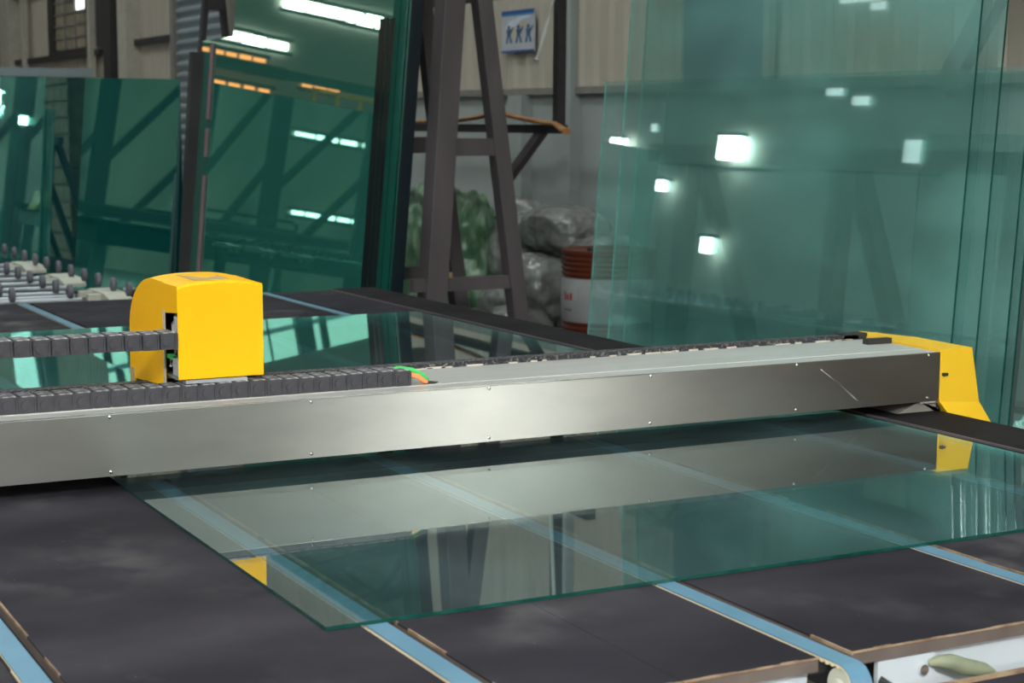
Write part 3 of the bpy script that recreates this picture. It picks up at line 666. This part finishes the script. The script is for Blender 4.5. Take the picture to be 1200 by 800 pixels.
# rack carrying them
RK = thing('glass_rack', (4.0, 5.0, 0), 'low dark steel rack behind the leaning clear sheets at right', 'rack')
MB().box(3.5, 4.25, 3.5, 6.3, .22, .32).build('base_beam', M['blacksteel'], RK)
for y in (3.9, 4.75, 5.7):
    MB().bar((3.70, y, .3), (3.80, y, 1.50), .06, .07).build('upright', M['darksteel'], RK)
    MB().bar((4.25, y, .3), (3.86, y, 1.50), .06, .07).build('strut', M['darksteel'], RK)
    MB().box(3.55, 4.25, y - .04, y + .04, 0, .22).build('foot', M['blacksteel'], RK)
MB().bar((3.82, 3.7, 1.53), (3.82, 6.0, 1.53), .07, .05, (1, 0, 0)).build('top_rail', M['darksteel'], RK)

# middle pack of green sheets
names = ['front face of the green pack of sheets leaning in the middle, mirroring orange lights']
tau = 4.8
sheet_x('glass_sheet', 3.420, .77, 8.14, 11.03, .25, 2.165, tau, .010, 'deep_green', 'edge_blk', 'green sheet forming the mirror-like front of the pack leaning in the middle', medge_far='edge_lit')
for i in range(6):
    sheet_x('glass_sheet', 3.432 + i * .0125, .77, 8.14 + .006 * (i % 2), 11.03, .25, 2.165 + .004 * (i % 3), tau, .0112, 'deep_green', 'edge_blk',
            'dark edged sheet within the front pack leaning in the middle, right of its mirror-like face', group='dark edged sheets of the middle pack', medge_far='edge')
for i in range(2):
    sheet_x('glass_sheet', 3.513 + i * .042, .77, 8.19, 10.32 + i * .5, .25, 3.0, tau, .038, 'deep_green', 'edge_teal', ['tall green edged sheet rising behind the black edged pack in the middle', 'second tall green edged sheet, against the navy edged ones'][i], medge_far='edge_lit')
for i in range(6):
    sheet_x('glass_sheet', 3.598 + i * .0118, .77, 8.16, 10.9, .25, 3.05, tau, .0113, 'deep_green', 'edge_navy',
            'tall navy edged sheet beside the steel frame leg', group='tall navy edged sheets of the middle pack')
# left pack, parallel to the table's front, leaning back
def sheet_y(Y0_, xa, xb, zb, zt, tau, th, label, group=None):
    k = math.tan(R(tau)); yb = Y0_; yt = Y0_ + (zt - zb) * k
    vs = [(xa, yb, zb), (xb, yb, zb), (xb, yb + th, zb), (xa, yb + th, zb), (xa, yt, zt), (xb, yt, zt), (xb, yt + th, zt), (xa, yt + th, zt)]
    q = MB(); q.poly(vs, [(0, 1, 5, 4), (2, 3, 7, 6)], 0); q.poly(vs, [(4, 5, 6, 7), (0, 3, 2, 1), (1, 2, 6, 5), (0, 4, 7, 3)], 1)
    o = q.build('glass_sheet', [M['deep_teal'], M['edge_lit']], origin=((xa + xb) / 2, Y0_, zb))
    bm = bmesh.new(); bm.from_mesh(o.data); bmesh.ops.remove_doubles(bm, verts=bm.verts, dist=1e-5); bmesh.ops.recalc_face_normals(bm, faces=bm.faces); bm.to_mesh(o.data); bm.free()
    return tag(o, label, 'glass sheet', group)
sheet_y(11.10, .2, 3.405, .56, 1.918, 0.4, .010, 'dark teal sheet at the front of the pack behind the conveyor, left')
for i in range(4):
    sheet_y(11.112 + i * .012, .2 + .01 * i, 3.40 - .004 * i, .56, 1.912 - .003 * i, 0.4, .010, 'dark teal sheet hidden within the pack behind the conveyor, left', 'inner sheets of the left pack')
RL = thing('glass_rack', (1.8, 11.3, 0), 'black steel rack under the dark teal pack at left', 'rack')
MB().box(.1, 3.5, 11.05, 11.5, .44, .56).build('base_beam', M['blacksteel'], RL)
for x in (.4, 1.8, 3.2):
    MB().box(x - .05, x + .05, 11.08, 11.45, 0, .44).build('foot', M['blacksteel'], RL)
    MB().bar((x, 11.26, .56), (x, 11.32, 1.7), .08, .06).build('upright', M['blacksteel'], RL)
# black leaning post and the mauve spacer between the two packs
t = MB().bar((3.36, 11.05, 0), (3.50, 11.02, 2.09), .10, .06).build('rack_post', M['blacksteel'], origin=(3.36, 11.05, 0))
tag(t, 'black leaning post between the dark teal pack and the green pack', 'post')
k = math.tan(R(tau))
q = MB()
for za, zb_ in ((.62, 1.30), (1.42, 1.60), (1.66, 2.14)): q.bar((3.42 + (za - .77) * k - .008, 10.80, za), (3.42 + (zb_ - .77) * k - .008, 10.80, zb_), .045, .008, (1, 0, 0))
tag(q.build('spacer_strip', M['mauve'], origin=(3.38, 10.86, .3)), 'thin mauve strip running up the far rim of the green pack', 'strip')

# ------------------------------------------------------------------ A-frame rack
AF = thing('a_frame_rack', (4.05, 9.0, 0), 'dark steel A-frame rack standing right of the green pack', 'rack')
def Lx(z): return 3.797 + (z - .72) * (3.903 - 3.797) / 1.55
def Rx(z): return 4.306 + (z - .59) * (4.067 - 4.306) / 1.68
for y, wl in ((8.08, .115), (8.80, .10), (10.7, .10)):
    zt = 2.95
    MB().bar((Lx(0), y, 0), (Lx(zt), y, zt), wl, .13).build('leg', M['darksteel'], AF, bevel=.004)
    MB().bar((Rx(0), y, 0), (Rx(zt) + .02, y, zt), .085, .09).build('leg', M['darksteel'], AF, bevel=.004)
    MB().box(Lx(.8) - (.12 if y < 8.5 else 0), Rx(.8), y - .03, y + .03, .775, .843).build('crossbar', M['darksteel'], AF)
    MB().box(Lx(1.5) - (.0), Rx(1.5), y - .03, y + .03, 1.475, 1.565).build('crossbar', M['darksteel'], AF)
MB().box(3.86, 3.98, 7.95, 10.8, 2.95, 3.07).build('top_beam', M['darksteel'], AF)
MB().box(3.70, 3.80, 8.0, 10.8, .10, .24).build('base_beam', M['darksteel'], AF)
MB().box(4.30, 4.40, 8.0, 10.8, .10, .2).build('base_beam', M['darksteel'], AF)
MB().box(3.885, 3.915, 8.08, 8.2, .82, .87).build('wood_block', M['wood'], AF, label='small brown wooden block')
t = thing('steel_trestle', (3.72, 11.35, 0), 'black trestle peak showing above the black post and the green pack', 'trestle')
for sx in (-1, 1): MB().bar((3.735 + sx * .30, 11.4, 0), (3.735 + sx * .052, 11.4, 2.5), .036, .06).build('leg', M['blacksteel'], t)
MB().box(3.68, 3.79, 11.35, 11.45, 2.39, 2.52).build('cap', M['blacksteel'], t)
t = MB().box(3.3, 5.1, 20.0, 20.25, 2.14, 2.235).build('steel_beam', M['shutter'], origin=(4.2, 20.1, 2.14))
tag(t, 'grey blue steel beam lying along the top of the dark teal pack at left', 'beam')

# wall-side rack with the orange strap
WR = thing('storage_rack', (4.9, 9.7, 0), 'black steel rack with a level rail behind the A-frame', 'rack')
MB().bar((4.9, 8.71, 1.60), (4.9, 8.70, 3.6), .055, .055, (0, 1, 0)).build('post', M['blacksteel'], WR)
MB().box(4.87, 4.93, 8.66, 13.5, 1.585, 1.635).build('rail', M['blacksteel'], WR)
MB().bar((4.9, 8.3, 2.42), (4.9, 13.5, 2.42), .06, .06, (1, 0, 0)).build('rail', M['blacksteel'], WR)
MB().bar((4.9, 8.90, 1.60), (4.9, 9.36, 1.29), .05, .05, (1, 0, 0)).build('brace', M['darksteel'], WR)
for y in (11.4, 13.4): MB().box(4.87, 4.93, y - .03, y + .03, 0, 3.6).build('post', M['blacksteel'], WR)
t = MB().tube([(4.88, 11.0, 1.647), (4.88, 10.764, 1.648), (4.88, 10.396, 1.650), (4.87, 10.073, 1.652), (4.87, 9.707, 1.676), (4.86, 9.384, 1.706), (4.86, 9.141, 1.676), (4.86, 8.826, 1.648), (4.87, 8.704, 1.641), (4.86, 8.60, 1.61), (4.86, 8.546, 1.598)], [.012, .013, .014, .013, .014, .016, .014, .013, .014, .018, .02], 10, flat=1.4).build('strap', M['strap'], origin=(4.88, 9.7, 1.64))
tag(t, 'orange brown strap draped along the level rack rail', 'strap')
t = MB().tube([(4.5, 8.0, 2.9), (4.5, 8.056, 2.309), (4.5, 8.128, 2.18), (4.5, 8.19, 2.08), (4.5, 8.248, 1.991)], [.010, .011, .010, .008, .006], 8).build('cord', M['pvc'], origin=(4.5, 8.1, 2.9))
tag(t, 'white cord hanging in front of the blue poster', 'cord')
MB().lathe((4.5, 8.25, 1.985), [(.001, -.014), (.012, -.008), (.014, 0), (.008, .01), (.002, .014)], 12).build('plug', M['drumlabel'], t)

# poster on the wall
PO = thing('wall_poster', (6.25, 11.72, 2.17), 'white poster with a blue header and three dark blue figures on the beige cladding', 'poster')
py0, py1, pz0, pz1 = 11.455, 11.975, 2.175, 2.49
px_ = 6.225
MB().box(px_, px_ + .012, py0, py1, pz0, pz1).build('sheet', mat('poster_paper', (.42, .44, .50), .5, c2=(.50, .51, .55), scale=4), PO)
pm = {k: mat(n, c, .5) for k, n, c in (('h', 'poster_blue', (.005, .07, .27)), ('t', 'poster_teal', (.04, .24, .40)), ('n', 'poster_navy', (.04, .10, .20)), ('y', 'poster_yellow', (.50, .46, .22)), ('s', 'poster_sky', (.55, .60, .70)), ('p', 'poster_peach', (.50, .38, .28)))}
def pquad(y0, y1, z0, z1, k, d=.001, nm='print'): MB().box(px_ - d, px_, y0, y1, z0, z1).build(nm, pm[k], PO)
def U(u): return py1 - (py1 - py0) * u          # u from the left as seen
def V_(v): return pz1 - (pz1 - pz0) * v
pquad(U(1), U(0), V_(.09), V_(0), 'h', .002, 'header'); pquad(U(1), U(0), V_(.13), V_(.09), 't', .002, 'header')
pquad(U(1), U(0), V_(1), V_(.95), 'h', .002, 'footer')
MB().prism([(U(.12), V_(.42)), (U(.25), V_(.25)), (U(.6), V_(.15)), (U(.95), V_(.16)), (U(.6), V_(.24)), (U(.35), V_(.42))], px_ - .0012, px_, 'x').build('print', pm['s'], PO)
for u0 in (.16, .46, .76):       # the figures: head, body, two legs, raised arm
    q = MB()
    q.prism([(U(u0 + .03), V_(.36)), (U(u0 + .11), V_(.36)), (U(u0 + .11), V_(.44)), (U(u0 + .03), V_(.44))], px_ - .002, px_, 'x')
    q.prism([(U(u0), V_(.45)), (U(u0 + .15), V_(.45)), (U(u0 + .12), V_(.62)), (U(u0 + .02), V_(.62))], px_ - .002, px_, 'x')
    q.prism([(U(u0 + .01), V_(.62)), (U(u0 + .06), V_(.62)), (U(u0 + .03), V_(.78)), (U(u0 - .02), V_(.78))], px_ - .002, px_, 'x')
    q.prism([(U(u0 + .08), V_(.62)), (U(u0 + .13), V_(.62)), (U(u0 + .18), V_(.78)), (U(u0 + .12), V_(.78))], px_ - .002, px_, 'x')
    q.prism([(U(u0 + .13), V_(.47)), (U(u0 + .20), V_(.38)), (U(u0 + .22), V_(.42)), (U(u0 + .14), V_(.55))], px_ - .002, px_, 'x')
    q.build('figure', pm['n'], PO)
MB().prism([(U(.30), V_(.45)), (U(.42), V_(.42)), (U(.40), V_(.66)), (U(.33), V_(.62))], px_ - .0015, px_, 'x').build('print', pm['y'], PO)
MB().prism([(U(.55), V_(.32)), (U(.76), V_(.28)), (U(.74), V_(.42)), (U(.58), V_(.44))], px_ - .0015, px_, 'x').build('print', pm['p'], PO)

# ------------------------------------------------------------------ wrapped bundles and drum
def blob(name, c, rad, seed, m, label, cat, group=None, amp=.16, freq=3.0, floor_z=0.0, rot=0.0, parent=None):
    bm = bmesh.new(); bmesh.ops.create_icosphere(bm, subdivisions=5, radius=1.0)
    off = Vector((seed * 3.1, seed * 1.7, seed * .9))
    for v in bm.verts:
        p = v.co.normalized(); d = 1 + amp * noise.noise(p * freq * .5 + off) * 1.3
        r1 = 1 - abs(noise.noise(p * freq + off)); r2 = 1 - abs(noise.noise(p * freq * 2.3 - off))
        d += amp * (r1 ** 3 * .55 + r2 ** 4 * .35 - .35)
        q_ = Vector((max(-1, min(1, p.x * 1.25)), max(-1, min(1, p.y * 1.25)), max(-1, min(1, p.z * 1.25)))).lerp(p, .55)
        v.co = Vector((q_.x * rad[0] * d, q_.y * rad[1] * d, q_.z * rad[2] * d))
    bmesh.ops.rotate(bm, verts=bm.verts, cent=(0, 0, 0), matrix=Matrix.Rotation(rot, 3, 'Z'))
    zmin = floor_z - c[2]
    for v in bm.verts:
        if v.co.z < zmin: v.co.z = zmin + (v.co.z - zmin) * .02
    me = bpy.data.meshes.new(name)
    for f in bm.faces: f.smooth = True
    bm.to_mesh(me); bm.free(); me.materials.append(m)
    o = bpy.data.objects.new(name, me); COL.objects.link(o); o.location = c; WORLD[o.name] = Vector(c)
    return tag(o, label, cat, group)
G = M['greenwrap']; Cw = M['clearwrap']
blob('film_bundle', (5.6, 11.12, .53), (.28, .40, .54), 1, G, 'green plastic film bundle between the A-frame legs, tallest of the heap', 'bundle', amp=.24, freq=3.4)
blob('film_bundle', (5.65, 11.95, .52), (.28, .40, .54), 2, G, 'green plastic film bundle left of the A-frame leg, beside the navy edged sheets', 'bundle', amp=.24, freq=3.2)
blob('film_bundle', (5.2, 10.95, .22), (.22, .34, .26), 3, G, 'low green film bundle in front of the taller green one', 'bundle', amp=.22)
bags = [((5.75, 10.75, .74), (.25, .33, .26), 'grey clear plastic bag behind the right A-frame leg, middle of the heap'),
        ((5.75, 10.15, .93), (.24, .34, .16), 'clear plastic roll topmost in the heap above the red drum'),
        ((5.80, 9.70, .76), (.22, .24, .16), 'small clear bag tucked between the top roll and the red drum'),
        ((5.62, 10.55, .36), (.24, .30, .24), 'crumpled clear bag under the lower A-frame crossbar'),
        ((5.55, 10.10, .56), (.22, .25, .22), 'clear bag left of the drum, at half its height'),
        ((5.35, 10.02, .20), (.22, .24, .24), 'clear bag on the floor against the left side of the drum'),
        ((5.30, 10.60, .16), (.22, .25, .20), 'shiny crumpled bag lying lowest in the heap'),
        ((5.85, 11.55, .30), (.2, .3, .3), 'pale clear bag low behind the green bundles'),
        ((5.95, 11.1, .90), (.15, .3, .20), 'pale clear bag peeping over the green bundle')]
for i, (c, r_, lb) in enumerate(bags): blob('plastic_bag', c, r_, 11 + i, Cw, lb, 'bag', amp=.10, freq=2.4)
DR = thing('steel_drum', (5.43, 9.02, 0), 'ribbed red drum with a white band at the rim of the clear sheets', 'drum')
prof = [(.001, .875), (.27, .875), (.285, .885), (.29, .87)]
z = .86
while z > .735: prof += [(.29, z), (.278, z - .008), (.278, z - .016), (.29, z - .024)]; z -= .030
prof += [(.285, .72), (.285, .45)]; z = .445
while z > .05: prof += [(.29, z), (.278, z - .008), (.278, z - .016), (.29, z - .024)]; z -= .030
prof += [(.29, .01), (.285, 0), (.001, 0)]
MB().lathe((5.43, 9.02, 0), prof, 48).build('barrel', M['drum'], DR)
MB().lathe((5.43, 9.02, 0), [(.287, .455), (.2885, .457), (.2885, .718), (.287, .72)], 48).build('label_band', M['drumlabel'], DR)
# red print on the band
def on_drum(a0, a1, z0, z1, m, nm='print'):
    q = MB(); n_ = 6; vs = []
    for i in range(n_ + 1):
        a = a0 + (a1 - a0) * i / n_
        for z in (z0, z1): vs.append((5.43 + .2895 * math.cos(a), 9.02 + .2895 * math.sin(a), z))
    q.poly(vs, [(2 * i, 2 * i + 2, 2 * i + 3, 2 * i + 1) for i in range(n_)]); q.build(nm, m, DR)
aL = math.atan2(.513, -.858)   # left silhouette side as seen from the photograph
for k, (w_, h_) in enumerate(((.07, .05), (.06, .035), (.07, .045))):
    a = aL + .42 + k * .11; on_drum(a, a + w_ + .01, .585, .585 + h_, M['redprint'])
on_drum(aL + .42, aL + .70, .52, .535, M['grey'])
MB().cyl((5.25, 8.93, .893), .022, .02, 'z', 12).build('bung', M['black'], DR)

# shelf with boxes at the far right
SH = thing('work_shelf', (5.45, 4.9, 0), 'grey shelf with wooden boards behind the rims of glass at far right', 'shelf')
for z, m in ((.92, 'wood'), (1.22, 'grey'), (.45, 'grey')): MB().box(5.2, 5.7, 4.3, 5.42, z, z + .03).build('shelf_board', M[m], SH)
for (x, y) in ((5.22, 4.32), (5.68, 4.32), (5.22, 5.40), (5.68, 5.40)): MB().box(x - .02, x + .02, y - .02, y + .02, 0, 1.5).build('post', M['blacksteel'], SH)
def small_box(c, s, m, lb):
    x, y, z = c; a, b, h = s
    q = MB(); q.box(x - a / 2, x + a / 2, y - b / 2, y + b / 2, z, z + h); q.box(x - a / 2 - .004, x + a / 2 + .004, y - b / 2 - .004, y + b / 2 + .004, z + h - .02, z + h - .006)
    tag(q.build('storage_box', M[m], origin=c, bevel=.003), lb, 'box')
small_box((5.4, 5.2, 1.25), (.3, .36, .09), 'redbox', 'dull red box on the upper shelf board at far right')
small_box((5.4, 5.22, .95), (.25, .22, .09), 'black', 'black box on the lower wooden shelf board at far right')
small_box((5.4, 4.75, .95), (.25, .4, .13), 'blacksteel', 'dark wide box beside the black one on the lower shelf board')
blob('plastic_bag', (5.4, 5.12, 1.52), (.15, .22, .17), 31, Cw, 'shiny clear bag on top of the shelf at far right', 'bag', amp=.3, floor_z=1.345)
blob('film_roll', (3.50, 3.52, .42), (.075, .075, .44), 40, mat('green_clear_film', (.12, .34, .28), .15, c2=(.2, .45, .38), scale=5, spec=.8), 'green translucent wrapped roll poking up beside the table at far right', 'roll', amp=.04)
